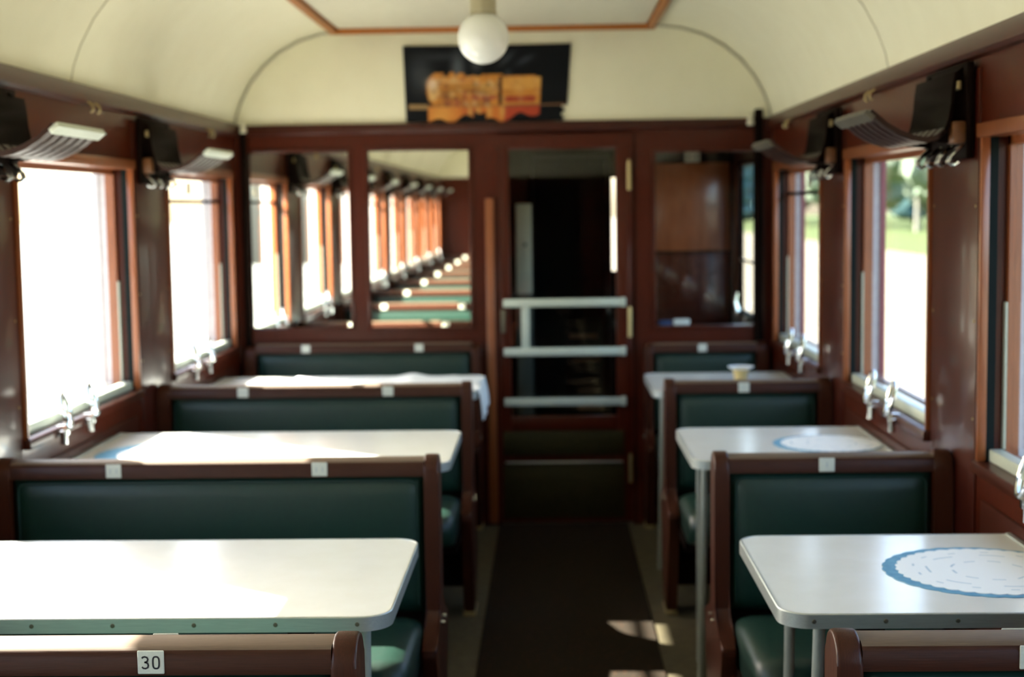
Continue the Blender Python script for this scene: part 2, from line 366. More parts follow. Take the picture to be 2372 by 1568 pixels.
# ------------------------------------------------------------------ ceiling
half = [(1.257, 1.915), (1.247, 1.965), (1.222, 2.03), (1.178, 2.11), (1.118, 2.185), (1.04, 2.25), (.945, 2.302), (.84, 2.333), (.72, 2.348), (.4, 2.356), (0, 2.360)]
prof = [(CX-d, z) for d, z in half]+[(CX+d, z) for d, z in half[-2::-1]]
outp = [(CX-d*1.0-.125*(1 if d > .9 else d/.9), z+.10) for d, z in half]; outp[0] = (CX-1.257-TH, 1.93)
outp += [(2*CX-x, z) for x, z in outp[-2::-1]]
b = MB()
def strip(b, A, B, y0, y1):
    pts = A+B[::-1]; n = len(A)
    va = [b.bm.verts.new((x, y0, z)) for x, z in A]; vb = [b.bm.verts.new((x, y1, z)) for x, z in A]
    wa = [b.bm.verts.new((x, y0, z)) for x, z in B]; wb = [b.bm.verts.new((x, y1, z)) for x, z in B]
    for i in range(n-1):
        b.bm.faces.new((va[i], va[i+1], vb[i+1], vb[i])); b.bm.faces.new((wa[i], wb[i], wb[i+1], wa[i+1]))
        b.bm.faces.new((va[i], wa[i], wa[i+1], va[i+1])); b.bm.faces.new((vb[i], vb[i+1], wb[i+1], wb[i]))
    b.bm.faces.new((va[0], vb[0], wb[0], wa[0])); b.bm.faces.new((va[-1], wa[-1], wb[-1], vb[-1]))
def off(P_, d):
    out = []
    for i, (x, z) in enumerate(P_):
        a = Vector(P_[max(i-1, 0)]); c = Vector(P_[min(i+1, len(P_)-1)]); t = (c-a).normalized(); n = Vector((-t.y, t.x)); out.append((x+n.x*d, z+n.y*d))
    return out
mid = off(prof, .012)
strip(b, off(prof, .013), outp, YB-.1, 10.0)
ceil = b.build('ceiling', CREAM, smooth=60); tag(ceil, 'cream vaulted carriage ceiling', kind='structure')
seams = [YB, -2.54, -.19, 2.16, 4.51, YE]
for y0, y1 in zip(seams, seams[1:]):
    b = MB(); strip(b, prof, mid, y0+.0025, y1-.0025); b.build('ceiling_panel', CREAM, ceil, smooth=60)
for y in seams[1:-1]:
    MB().tube([(x, y, z-.001) for x, z in prof], .0035, 6).build('seam_bead', SEAM, ceil)
# centre board inside the frame
MB().box(-.96, .45, YB+.1, 6.74, 2.338, 2.345).build('centre_board', CREAM2, ceil, smooth=0)
o = MB()
o.box(-1.002, -.968, YB+.1, 6.775, 2.316, 2.349, .004); o.box(.458, .492, YB+.1, 6.775, 2.316, 2.349, .004)
o.box(-1.002, .492, 6.741, 6.775, 2.313, 2.349, .004)
o = o.build('trim_3', TRIM); tag(o, 'orange brown wooden frame moulding on the ceiling', kind='structure')

# ------------------------------------------------------------------ end partition
b = MB(); Ya, Yb = YE, YE+.05
ZT = EAVE-.005
def wb(x0, x1, z0, z1, y0=Ya, y1=Yb): b.box(x0, x1, y0, y1, z0, z1)
wb(WL, WR, 1.79, ZT); wb(WL, -.245, 0, .945); wb(.385, WR, 0, .94); wb(WL, -1.42, .945, 1.79); wb(-.937, -.856, .945, 1.79); wb(-.37, -.245, .945, 1.79)
wb(.385, .49, .94, 1.79); wb(.97, WR, .94, 1.79); wb(.49, .97, 1.762, 1.79); wb(-.245, .385, 1.85, 1.86)
wb(-1.42, -.937, .945, 1.79, Ya+.03, Yb+.01); wb(-.856, -.37, .945, 1.79, Ya+.03, Yb+.01)
back = b.build('wall_back', MAH, smooth=0); tag(back, 'mahogany end partition with mirrors, door and glazed panel', kind='structure')
# lunette above
b = MB(); b.prism([(WL+.001, EAVE-.005)]+[(x, z-.001) for x, z in prof]+[(WR-.001, EAVE-.005)], 1, Ya+.002, Yb); b.build('lunette_board', CREAM, back, smooth=0)
MB().tube([(x+(.006 if x < CX else -.006), YE-.003, z-.007) for x, z in prof], .0065, 8).build('lunette_bead', SEAM, back)
MB().box(WL+.04, WR-.04, YE-.018, YE, 1.862, ZT-.002, .004).build('transom_moulding', MAHH, back)
for x0, x1 in ((WL+.03, WL+.062), (WR-.085, WR-.045)):
    MB().box(x0, x1, YE-.03, YE, 0, 1.95 if x0 > 0 else 1.90, .010).build('corner_post', DARK, back)
for x in (WL+.050, WR-.105):
    MB().lathe([(0, 1.872), (.016, 1.874), (.018, 1.89), (.012, 1.905), (.008, 1.925), (0, 1.926)], x, YE-.034, 14).build('bead_knob', CREAM2, back)
def frame(x0, x1, z0, z1, t=.018, name='picture_frame', m=ORG):
    q = MB(); y0, y1 = YE-.010, YE+.012
    q.box(x0-t, x0, y0, y1, z0-t, z1+t, .003); q.box(x1, x1+t, y0, y1, z0-t, z1+t, .003); q.box(x0, x1, y0, y1, z0-t, z0, .003); q.box(x0, x1, y0, y1, z1, z1+t, .003)
    return q.build(name, m, back)
frame(-1.415, -.942, .955, 1.782, .014, 'panel_moulding', MAH); frame(-.851, -.375, .95, 1.785, .014, 'panel_moulding', MAH); frame(.494, .966, .945, 1.757, .014, 'panel_moulding', MAH)
o = MB().box(-1.415, -.942, YE+.012, YE+.020, .955, 1.782, .004, 1).build('wall_mirror', MIR); tag(o, 'rectangular mirror on the partition, left one, reflecting the side windows', 'mirror')
o = MB().box(-.851, -.375, YE+.012, YE+.020, .95, 1.785, .004, 1).build('wall_mirror', MIR); tag(o, 'rectangular mirror beside the door, reflecting the rows of tables', 'mirror')
o = MB().box(.494, .966, YE+.014, YE+.018, .945, 1.757).build('glass_panel', GLS, back, smooth=0)
MB().box(-.302, -.262, YE-.022, YE, .01, 1.555, .005).build('jamb_strip', ORG, back, label='lighter upright strip left of the door')
MB().box(.394, .40, YE-.006, YE, 0, 1.85).build('jamb_strip', DARK, back)

# door
q = MB(); yd0, yd1 = YE+.004, YE+.040
q.box(-.245, -.190, yd0, yd1, .01, 1.85, .003); q.box(.31, .385, yd0, yd1, .01, 1.85, .003); q.box(-.19, .31, yd0, yd1, 1.78, 1.85, .003)
q.box(-.19, .31, yd0, yd1, .455, .52, .003); q.box(-.19, .31, yd0, yd1, .01, .05); q.box(-.19, .31, yd0+.012, yd1-.008, .05, .455)
door = q.build('door_1', MAH); tag(door, 'mahogany glazed door in the end partition with three pale guard bars', kind='structure')
MB().box(-.19, .31, YE+.018, YE+.022, .52, 1.78).build('pane', GLS, door, smooth=0)
for z in (1.062, .831, .593):
    gq = MB().box(-.222, .350, YE-.030, YE-.018, z-.019, z+.019, .004).build('guard_bar', ALUP, door)
    e = MB(); e.box(.328, .352, YE-.034, YE+.004, z-.021, z+.021, .003); e.box(-.224, -.205, YE-.018, YE+.004, z-.015, z+.015); e.build('bar_end', ALUP, gq)
MB().box(-.139, -.101, YE-.016, YE-.010, .82, 1.07, .003).build('pull_plate', ALUP, door, label='short upright pale bar joining two guard bars')
MB().box(-.232, .342, YE-.002, YE+.004, .335, .450, .002).build('kick_plate', KICK, door)
MB().box(-.232, .342, YE-.002, YE+.004, .030, .290, .002).build('kick_plate', KICK, door)
MB().box(-.225, .335, YE-.008, YE+.004, .296, .304, .002).build('kick_trim', ALU, door)
for z0, z1 in ((1.584, 1.715), (.895, 1.028), (.20, .33)):
    h = MB(); h.tube([(.372, YE-.008, z0), (.372, YE-.008, z1)], .010, 12); h.lathe([(0, z1), (.007, z1), (.006, z1+.01), (0, z1+.012)], .372, YE-.008, 10); h.build('hinge', BRS, door)
MB().box(-.236, -.214, YE-.004, YE+.004, .92, 1.03, .002).build('lock_plate', SCR, door)

# ------------------------------------------------------------------ vestibule behind the partition
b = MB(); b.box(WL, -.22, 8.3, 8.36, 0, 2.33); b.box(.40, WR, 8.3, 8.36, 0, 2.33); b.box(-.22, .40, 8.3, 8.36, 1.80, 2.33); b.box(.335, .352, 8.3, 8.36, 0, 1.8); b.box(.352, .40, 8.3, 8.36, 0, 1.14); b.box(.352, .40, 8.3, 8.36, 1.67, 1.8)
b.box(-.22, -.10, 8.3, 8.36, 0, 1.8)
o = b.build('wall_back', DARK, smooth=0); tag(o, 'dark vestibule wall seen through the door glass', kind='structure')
MB().box(.60, 1.02, 8.275, 8.3, .50, 1.235, .006).build('wood_panel', MAH, o); MB().box(.60, 1.02, 8.275, 8.3, 1.25, 1.745, .006).build('wood_panel', mat('lit_teak', (.36, .11, .035, 1), .3, coat=.5, col2=(.24, .065, .02, 1), scale=(12, 12, 2), amount=.6), o, label='upper panel, orange brown lightened as if daylit')  # upper panel's brighter base colour stands in for daylight on the wood
q = MB().box(.765, .85, 8.27, 8.3, 1.752, 1.812, .006).build('wall_plate', CREAM2, o, label='small pale plate with two dark dots')
MB().tube([(.787, 8.268, 1.78), (.787, 8.271, 1.78)], .009, 10).tube([(.828, 8.268, 1.78), (.828, 8.271, 1.78)], .009, 10).build('plate_hole', INK, q)
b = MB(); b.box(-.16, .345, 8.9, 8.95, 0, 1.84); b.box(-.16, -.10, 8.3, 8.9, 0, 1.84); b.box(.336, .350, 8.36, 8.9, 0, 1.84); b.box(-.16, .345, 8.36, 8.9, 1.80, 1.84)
o = b.build('wall_far', BLK, smooth=0); tag(o, 'box behind the door glass, painted black for the dark corridor', kind='structure')  # black colour stands in for the darkness of an unlit corridor
o = empty('narrow_cabinet', (-.14, 8.2, 0)); tag(o, 'narrow cream cabinet seen through the left edge of the door glass', 'cabinet')
MB().box(-.052, .036, 0, .095, 1.02, 1.53, .006).build('cabinet_door', CREAM2, o); MB().box(-.052, .036, 0, .095, 0, 1.01, .006).build('cabinet_base', mat('grey_green', (.10, .11, .08, 1), .5), o)
MB().tube([(0, -.004, 1.30), (0, .002, 1.30)], .010, 10).build('keyhole', INK, o)
o = MB(); o.box(.514, .575, YE+.055, YE+.075, .942, .966, .004); o = o.build('blue_packet', mat('blue_paper', srgb(50, 74, 120), .7)); tag(o, 'small dark blue packet lying at the foot of the glazed panel', 'packet')
o = MB().box(.582, .66, YE+.055, YE+.08, .942, .972, .006).build('paper_roll', FABW); tag(o, 'small white paper bundle lying beside the blue packet', 'paper')
MB().box(.49, .97, YE+.05, YE+.11, .925, .942, .003).build('ledge', MAHH, back)
# slatted rack low in the corridor
o = empty('slatted_step', (.15, 8.6, 0)); tag(o, 'dim wooden slatted steps low behind the door glass', 'steps')
for i, z in enumerate((.30, .60, .74)): MB().box(-.05+.03*(2-i), .12+.02*(2-i), -.05*i, .04-.05*i, z, z+.022, .004).build('slat', OCH, o)
b = MB(); b.box(-.06, -.04, -.12, .05, 0, .78); b.box(.165, .185, -.12, .05, 0, .78); b.build('side_board', DARK, o)

# partition behind the camera, closes the room and shows in the mirrors
b = MB(); b.box(WL, -.30, YB-.1, YB, 0, 2.36); b.box(.42, WR, YB-.1, YB, 0, 2.36); b.box(-.30, .42, YB-.1, YB, 1.85, 2.36)
o = b.build('wall_front', MAH, smooth=0); tag(o, 'mahogany end wall behind the camera', kind='structure')
b = MB(); b.box(-.30, .42, YB-.07, YB-.03, 0, 1.85); o2 = b.build('door_2', DARK, smooth=0); tag(o2, 'closed dark door behind the camera', kind='structure')
b = MB(); b.prism([(WL, EAVE)]+[(x, z-.001) for x, z in prof]+[(WR, EAVE)], 1, YB, YB+.006); b.build('lunette_board', CREAM, o, smooth=0)

# ------------------------------------------------------------------ ceiling lamp
o = empty('ceiling_lamp', (-.196, 4.5, 2.36)); tag(o, 'white opal globe ceiling lamp hanging over the aisle', 'lamp')
gp = [(.0785*math.sin(PI*i/24), -.332-.0785*math.cos(PI*i/24)) for i in range(0, 23)]+[(.040, -.262), (.040, -.250)]
MB().lathe(gp, 0, 0, 40).build('globe', OPAL, o)
MB().lathe([(0, 0), (.062, 0), (.062, -.012), (.046, -.020), (.042, -.14), (.040, -.25), (.043, -.262), (.036, -.262)], 0, 0, 32).build('neck', NECK, o)

# ------------------------------------------------------------------ poster
def poster():
    NX, NZ = 200, 90; x0, x1, z0, z1 = -.674, .108, 1.912, 2.265
    rnd = random.Random(3)
    import numpy as np
    U, V = np.meshgrid((np.arange(NX)+.5)/NX, (np.arange(NZ)+.5)/NZ)   # V up
    img = np.zeros((NZ, NX, 3)); img[:] = (.003, .004, .006)
    def put(mask, c, a=1.0):
        a = mask*a; img[:] = img*(1-a[..., None])+np.array(c)*a[..., None]
    G = lambda cx, cz, sx, sz, ang=0: np.exp(-(((U-cx)*math.cos(ang)+(V-cz)*math.sin(ang))/sx)**2-((-(U-cx)*math.sin(ang)+(V-cz)*math.cos(ang))/sz)**2)
    put(G(.10, .62, .07, .22), (.045, .052, .06), .8); put(G(.22, .86, .10, .05), (.03, .034, .04), .7)
    put(G(.325, .70, .035, .17), (.085, .10, .115), .9); put(G(.44, .76, .03, .10), (.05, .058, .065), .8)
    put(G(.62, .82, .02, .09, -.4), (.05, .058, .07), .7); put(G(.73, .80, .025, .07, -.6), (.045, .052, .065), .7)
    put(G(.63, .62, .02, .06), (.04, .05, .06), .6)
    R = lambda a, b_, c, d: ((U > a) & (U < b_) & (V > c) & (V < d)).astype(float)
    E = lambda cx, cz, rx, rz: ((((U-cx)/rx)**2+((V-cz)/rz)**2) < 1).astype(float)
    gold = (.50, .20, .035); pale = (.62, .42, .19); red = (.28, .028, .022)
    loco = np.maximum.reduce([E(.18, .42, .045, .20), R(.17, .56, .30, .60), R(.18, .24, .52, .64), E(.29, .60, .022, .06), E(.345, .60, .025, .05), E(.42, .56, .03, .05), R(.47, .60, .36, .62), R(.17, .60, .20, .34), R(.595, .83, .22, .58), R(.61, .80, .56, .605)])
    put(loco, gold); put(E(.175, .42, .03, .14), pale, .8); put(R(.60, .83, .42, .58), (.60, .30, .07), 1)
    put(E(.52, .44, .06, .09), (.60, .36, .10), .6); put(G(.36, .405, .17, .025), (.10, .05, .02), .75); put(G(.25, .35, .04, .06), (.12, .06, .03), .7); put(G(.47, .38, .05, .03), (.14, .05, .03), .6); put(R(.18, .56, .335, .35), (.10, .04, .03), .8); put(R(.17, .60, .455, .48), (.22, .13, .04), .7); put(G(.30, .53, .09, .03), pale, .6)
    for cx in (.26, .31, .37, .43, .50): put(E(cx, .265, .024, .065), (.16, .05, .03), .8); put(E(cx, .265, .014, .038), (.42, .14, .05), .8)
    put(R(.37, .56, .285, .36), (.30, .04, .06), .45); put(R(.615, .80, .26, .33), red, .9); put(R(.575, .597, .22, .60), (.02, .012, .008), .95)
    for cx, cz in ((.215, .52), (.185, .40), (.43, .50)): put(E(cx, cz, .013, .025), (.10, .05, .03), .8)
    put(R(.02, .99, .195, .225), (.22, .11, .05), .75); put(R(.02, .14, .17, .235), (.40, .26, .12), .6)
    # reflection in the water below the rail
    refl = ((U > .14) & (U < .83) & (V < .195)).astype(float)
    edge = .04+.035*np.sin(U*38)+.03*np.sin(U*17+1)
    edge = edge+np.where(U > .62, .03, 0)+np.where(np.abs(U-.46) < .04, .09, 0)
    put(refl*(V > edge), (.50, .15, .030)); put(refl*(V > edge)*G(.22, .10, .09, .16), (.62, .30, .07), .8)
    put(refl*(V > edge)*((U > .61).astype(float)), (.34, .035, .022), .85); put(refl*(V > edge)*G(.41, .14, .05, .06), (.30, .03, .02), .8)
    for cx in (.40, .45, .52, .60): put(refl*(V > edge)*G(cx, .13, .014, .09), (.60, .36, .10), .75)
    rs = np.random.RandomState(5)
    lum = img.sum(2) > .12
    for _ in range(150):
        cx, cz = rs.uniform(.15, .83), rs.uniform(.22, .62); rr = rs.uniform(.006, .018)
        c = [(.62, .44, .22), (.12, .05, .03), (.55, .22, .04), (.30, .06, .05), (.66, .40, .14)][rs.randint(5)]
        put(G(cx, cz, rr, rr*2.2)*lum*(1 if cx < .6 else .35), c, .55)
    put(G(.17, .50, .03, .07), (.66, .52, .42), .7)
    noise = 1+.25*(rs.rand(NZ, NX, 1)-.5); img *= noise
    img = (img[:, :, :]+np.roll(img, 1, 0)+np.roll(img, 1, 1)+np.roll(img, -1, 1))/4
    verts = []; faces = []; cols = []; vi = {}
    def P(i, j):
        if (i, j) not in vi:
            u, v = i/NX, j/NZ; x = x0+(x1-x0)*u+.010*(1-v)*(1-u)-.028*u*(1-v)*.9
            ripple = .0022*math.sin(u*9+v*5)*math.sin(v*7+1)
            vi[(i, j)] = len(verts); verts.append((x, YE-.006-abs(ripple), z0+(z1-z0)*v-.004*math.sin(u*3)))
        return vi[(i, j)]
    for j in range(NZ):
        for i in range(NX):
            u, v = i/NX, j/NZ
            if u > .972+.012*math.sin(v*60) and v < .20: continue          # torn corner
            faces.append((P(i, j), P(i+1, j), P(i+1, j+1), P(i, j+1))); cols.append(img[j, i])
    me = bpy.data.meshes.new('poster'); me.from_pydata(verts, [], faces)
    at = me.attributes.new('print', 'FLOAT_COLOR', 'FACE')
    for k, c in enumerate(cols): at.data[k].color = (c[0], c[1], c[2], 1)
    m = mat('poster_print', (0, 0, 0, 1), .5, spec=.12); a = m.node_tree.nodes.new('ShaderNodeAttribute'); a.attribute_name = 'print'
    m.node_tree.links.new(a.outputs['Color'], m.node_tree.nodes['Principled BSDF'].inputs['Base Color'])
    me.materials.append(m); o = bpy.data.objects.new('poster', me); COL.objects.link(o)
    for p in me.polygons: p.use_smooth = True
    sol = o.modifiers.new('thickness', 'SOLIDIFY'); sol.thickness = .001; sol.offset = 0
    tag(o, 'black poster of a glowing golden steam locomotive, pinned above the door', 'poster')
poster()

# ------------------------------------------------------------------ benches
def panel_profile(sides):
    """(y,z) outline of an end panel, narrow back, flare at seat height, slim foot"""
    R_ = [(.050, .52), (.052, .47), (.075, .445), (.150, .423), (.200, .408), (.203, .390), (.188, .36), (.165, .29), (.120, .16), (.075, .05), (.065, 0)]
    top = [(.048*math.sin(t), .832+.042*math.cos(t)) for t in [PI/2*i/6 for i in range(6, -1, -1)]]   # from side to apex
    right = ([(.065, 0)]+R_[::-1][1:]+[(.050, .80)]+top) if 1 in sides else [(.045, 0), (.045, .80)]+top
    left = ([(.065, 0)]+R_[::-1][1:]+[(.050, .80)]+top) if -1 in sides else [(.045, 0), (.045, .80)]+top
    return right+[(-y, z) for y, z in left[-2::-1]]
def puffed(x0, x1, z0, z1, y0, y1, bulge, nx=16, nz=8):
    """upholstered pad standing in x-z, face at y1, puffed outward"""
    b = MB(); sgn = 1 if y1 > y0 else -1; g_ = []
    for j in range(nz+1):
        row = []
        for i in range(nx+1):
            u, v = i/nx, j/nz; e = min(1, min(u, 1-u)*(x1-x0 if x1 > x0 else x0-x1)/.035)*1.0; f_ = min(1, min(v, 1-v)*(z1-z0)/.035)
            k = math.sqrt(max(0, 1-(1-min(e, 1))**2))*math.sqrt(max(0, 1-(1-min(f_, 1))**2))
            y = y0+(y1-y0)*k+sgn*bulge*math.sin(PI*u)**.5*math.sin(PI*v)*k
            row.append(b.bm.verts.new((x0+(x1-x0)*u, y, z0+(z1-z0)*v)))
        g_.append(row)
    for j in range(nz):
        for i in range(nx): b.bm.faces.new((g_[j][i], g_[j][i+1], g_[j+1][i+1], g_[j+1][i]))
    return b
def uneven(n, L_):
    e = .05/abs(L_); return [0, e*.15, e*.4, e*.75, e]+[e+(1-2*e)*i/n for i in range(1, n)]+[1-e, 1-e*.75, 1-e*.4, 1-e*.15, 1]
def pad(x0, x1, z0, z1, y0, y1, bulge):
    b = MB(); sgn = 1 if y1 > y0 else -1; us = uneven(8, x1-x0); vs = uneven(4, z1-z0); r = .05; g_ = []
    for v in vs:
        row = []
        for u in us:
            eu = min(1, min(u, 1-u)*abs(x1-x0)/r); ev = min(1, min(v, 1-v)*(z1-z0)/r)
            k = (1-(1-eu)**2)**.5*(1-(1-ev)**2)**.5
            y = y0+(y1-y0)*k+sgn*bulge*(4*u*(1-u))**.5*4*v*(1-v)*k
            row.append(b.bm.verts.new((x0+(x1-x0)*u, y, z0+(z1-z0)*v)))
        g_.append(row)
    for j in range(len(vs)-1):
        for i in range(len(us)-1): b.bm.faces.new((g_[j][i], g_[j][i+1], g_[j+1][i+1], g_[j+1][i]))
    return b
def cushion(x0, x1, sgn, ynear, yfar):
    """seat: rounded in section (y,z), and rounded at both ends"""
    b = MB(); sec = []
    T, Bm = .470, .355
    sec += [(ynear, Bm), (ynear, .445), (ynear+.02, .458), (ynear+.14, T+.002), (yfar-.12, T)]
    for i in range(0, 9): t = PI/2*i/8; sec.append((yfar-.055+.055*math.sin(t), T-.062+.058*math.cos(t)))
    sec += [(yfar-.002, .385), (yfar-.012, .362), (yfar-.03, Bm)]
    L_ = abs(x1-x0); us = [0, .006, .02, .045, .07]; us = us+[.07+(L_-.14)*i/6 for i in range(1, 6)]+[L_-u for u in us[::-1]]
    rings = []
    for u in us:
        e = min(u, L_-u); k = min(1, e/.06); k = math.sqrt(1-(1-k)**2)
        ring = []
        for y, z in sec:
            zc = .40; zz = Bm+(z-Bm)*(.72+.28*k) if z > Bm else z
            yy = y if y < yfar-.1 else y-(1-k)*.05*min(1, (y-(yfar-.1))/.06)
            ring.append(b.bm.verts.new((x0+(x1-x0)*u/L_, sgn*yy, zz)))
        rings.append(ring)
    n = len(sec)
    for A, B in zip(rings, rings[1:]):
        for i in range(n-1): b.bm.faces.new((A[i], A[i+1], B[i+1], B[i]))
        b.bm.faces.new((A[n-1], A[0], B[0], B[n-1]))
    b.bm.faces.new(rings[0]); b.bm.faces.new(rings[-1][::-1])
    return b
def digit_strokes(ch):
    if ch == '0': return [[(math.cos(t)*.30, .5+math.sin(t)*.5*1.0) if False else (.30*math.copysign(abs(math.cos(t))**.7, math.cos(t)), .5+.5*math.copysign(abs(math.sin(t))**.7, math.sin(t))) for t in [2*PI*i/28 for i in range(29)]]]
    if ch == '3':
        a = [(-.28, .86), (-.18, .97), (0, 1), (.20, .94), (.28, .78), (.22, .62), (.08, .54), (-.06, .53)]
        c = [(-.06, .53), (.10, .52), (.26, .42), (.31, .26), (.24, .08), (.04, 0), (-.18, .03), (-.29, .15)]
        return [a, c]
    return [[(0, .15), (0, .85)]]
def ribbon(b, pts, wd, xf):
    P_ = [Vector(p) for p in pts]; L0 = []; R0 = []
    for i, p in enumerate(P_):
        if (P_[0]-P_[-1]).length < 1e-4: a = P_[i-1] if i > 0 else P_[-2]; c = P_[i+1] if i < len(P_)-1 else P_[1]
        else: a = P_[max(i-1, 0)]; c = P_[min(i+1, len(P_)-1)]
        t = (c-a).normalized(); n = Vector((-t.y, t.x))*wd/2; L0.append(b.bm.verts.new(xf(p+n))); R0.append(b.bm.verts.new(xf(p-n)))
    for i in range(len(P_)-1): b.bm.faces.new((L0[i], L0[i+1], R0[i+1], R0[i]))
def number_plate(root, x, sgn, text, hh=.036, wdt=.040, zc=.8435, yface=.0435, m=INK):
    y = sgn*yface
    p = MB().box(x-wdt/2, x+wdt/2, y, y+sgn*.003, zc-hh/2, zc+hh/2, .0012, 1).build('number_plate', PLT, root)
    if text:
        b = MB(); H = hh*.50; cw = H*.92; n = len(text); mir = 1 if sgn < 0 else -1
        for i, ch in enumerate(text):
            ox = (i-(n-1)/2)*cw
            for st in digit_strokes(ch):
                ribbon(b, [(q[0]*H*.88, q[1]*H) for q in st], H*.15, lambda q: (x+mir*(q.x+ox), y+sgn*.0036, zc-H/2+q.y))
        b.build('numerals', m, p, smooth=0)
    return p
def bench(xa, y, s, xw, label, group, sides=(-1, 1), plates=(), lift=0, zrail=(.822, .864)):
    root = empty('bench_seat', (xa, y, 0)); tag(root, label, 'bench', group)
    L_ = abs(xw-xa); X = lambda d: s*d
    t = .0385; e0 = L_-.060; e1 = L_-.012
    pr = panel_profile(sides)
    MB().prism(pr, 0, X(0), X(t), .006, 3).build('end_panel', PANEL, root)
    MB().prism(pr, 0, X(e0), X(e1), .005, 2).build('end_panel', PANEL, root)
    ys = -.0425 if -1 in sides else -.03; ye = .0425 if 1 in sides else .03
    rz0, rz1 = zrail[0]+lift, zrail[1]+lift
    sec = [(ys, rz0), (ys, rz1-.014), (ys+.005, rz1-.005), (ys+.016, rz1), (ye-.016, rz1), (ye-.005, rz1-.005), (ye, rz1-.014), (ye, rz0)]
    tr = MB().prism(sec, 0, X(t), X(e0)).build('top_rail', [RAIL, WORN], root, smooth=50)
    for p in tr.data.polygons:
        if p.normal.z > .6: p.material_index = 1
    MB().box(X(t), X(e0), -.014, .014, .10, rz0+.002).build('core_board', DARK, root, smooth=0)
    for sg in sides:
        bk = pad(X(t+.003), X(e0-.003), .455, rz0, sg*.014, sg*.040, .014).build('backrest', GRN, root, smooth=60)
        r0 = sg*.036; z0, z1 = .48, rz0-.012; xa_, xb_ = X(t+.018), X(e0-.018)
        c = []
        for (cx_, cz_), a0 in (((xb_-s*.02, z1-.02), 0), ((xa_+s*.02, z1-.02), PI/2)):
            for i in range(5):
                a = a0+PI/2*i/4; c.append((cx_+s*.02*math.cos(a), r0, cz_+.02*math.sin(a)))
        c = [(xb_, r0, z0)]+c+[(xa_, r0, z0)]
        MB().tube(c, .0028, 6).build('piping', PIP, bk)
        cushion(X(t+.006), X(e0-.006), sg, .052, .50).build('seat', GRN, root, smooth=60)
        MB().box(X(t), X(e0), sg*.014, sg*.40, .315, .357, .004).build('seat_frame', DARK, root)
        bl = MB()
        for dz, dy in ((.432, .03),): bl.tube([(X(-.001), sg*dy*1.0, dz), (X(-.008), sg*dy, dz)], .007, 12)
        bl.build('bolt', CHR, root)
        for xp, tx in plates: 
            number_plate(root, xp-xa, sg, tx if sg < 0 else None, m=INK if tx == '30' else FADE, zc=(rz0+rz1)/2, yface=abs(ys) if sg < 0 else ye)
    MB().box(X(-.004), X(t+.004), -.07, .07, 0, .018, .004).build('foot_block', BRS, root)
    return root
XAL, XAR = -.2954, .4161
rows = {5: ('nearest', 'plate 30'), 6: ('second', ''), 7: ('third', '')}
Lab = {5: 'nearest left-hand bench, green vinyl and brown rail with plate 30', 6: 'second left-hand bench, behind the nearest white table', 7: 'third left-hand bench, before the table with the rumpled white cloth'}
LabR = {5: 'nearest right-hand bench, only its brown rail and post showing at lower right', 6: 'second right-hand bench, behind the nearest table with a lace doily', 7: 'third right-hand bench, narrow, in front of the cream cup'}
for k, y in enumerate(BY):
    if k >= 5:
        bench(XAL, y, -1, WL, Lab[k], 'left-hand benches', plates=((-1.142, '11' if k > 5 else None), (-.604, '30' if k == 5 else '11')))
        bench(XAR, y, 1, WR, LabR[k], 'right-hand benches', plates=((.704, '1'),))
bench(XAL-.04, YE-.045, -1, WL+.03, 'left-hand end bench fixed below the two mirrors', 'left-hand benches', sides=(-1,), plates=((-1.150, None), (-.618, None)), lift=.020)
bench(XAR+.02, YE-.045, 1, WR-.02, 'right-hand end bench fixed below the glazed panel', 'right-hand benches', sides=(-1,), plates=((.704, None),), lift=.005)
# benches behind the camera, seen in the mirror
proto = bench(XAL, BY[4], -1, WL, 'green bench behind the camera, seen reflected in the mirror', 'reflected left-hand benches', plates=((-1.142, None), (-.604, None)))
index_children()
for k in range(0, 4):
    c = copy_tree(proto); c.location = (XAL, BY[k], 0)

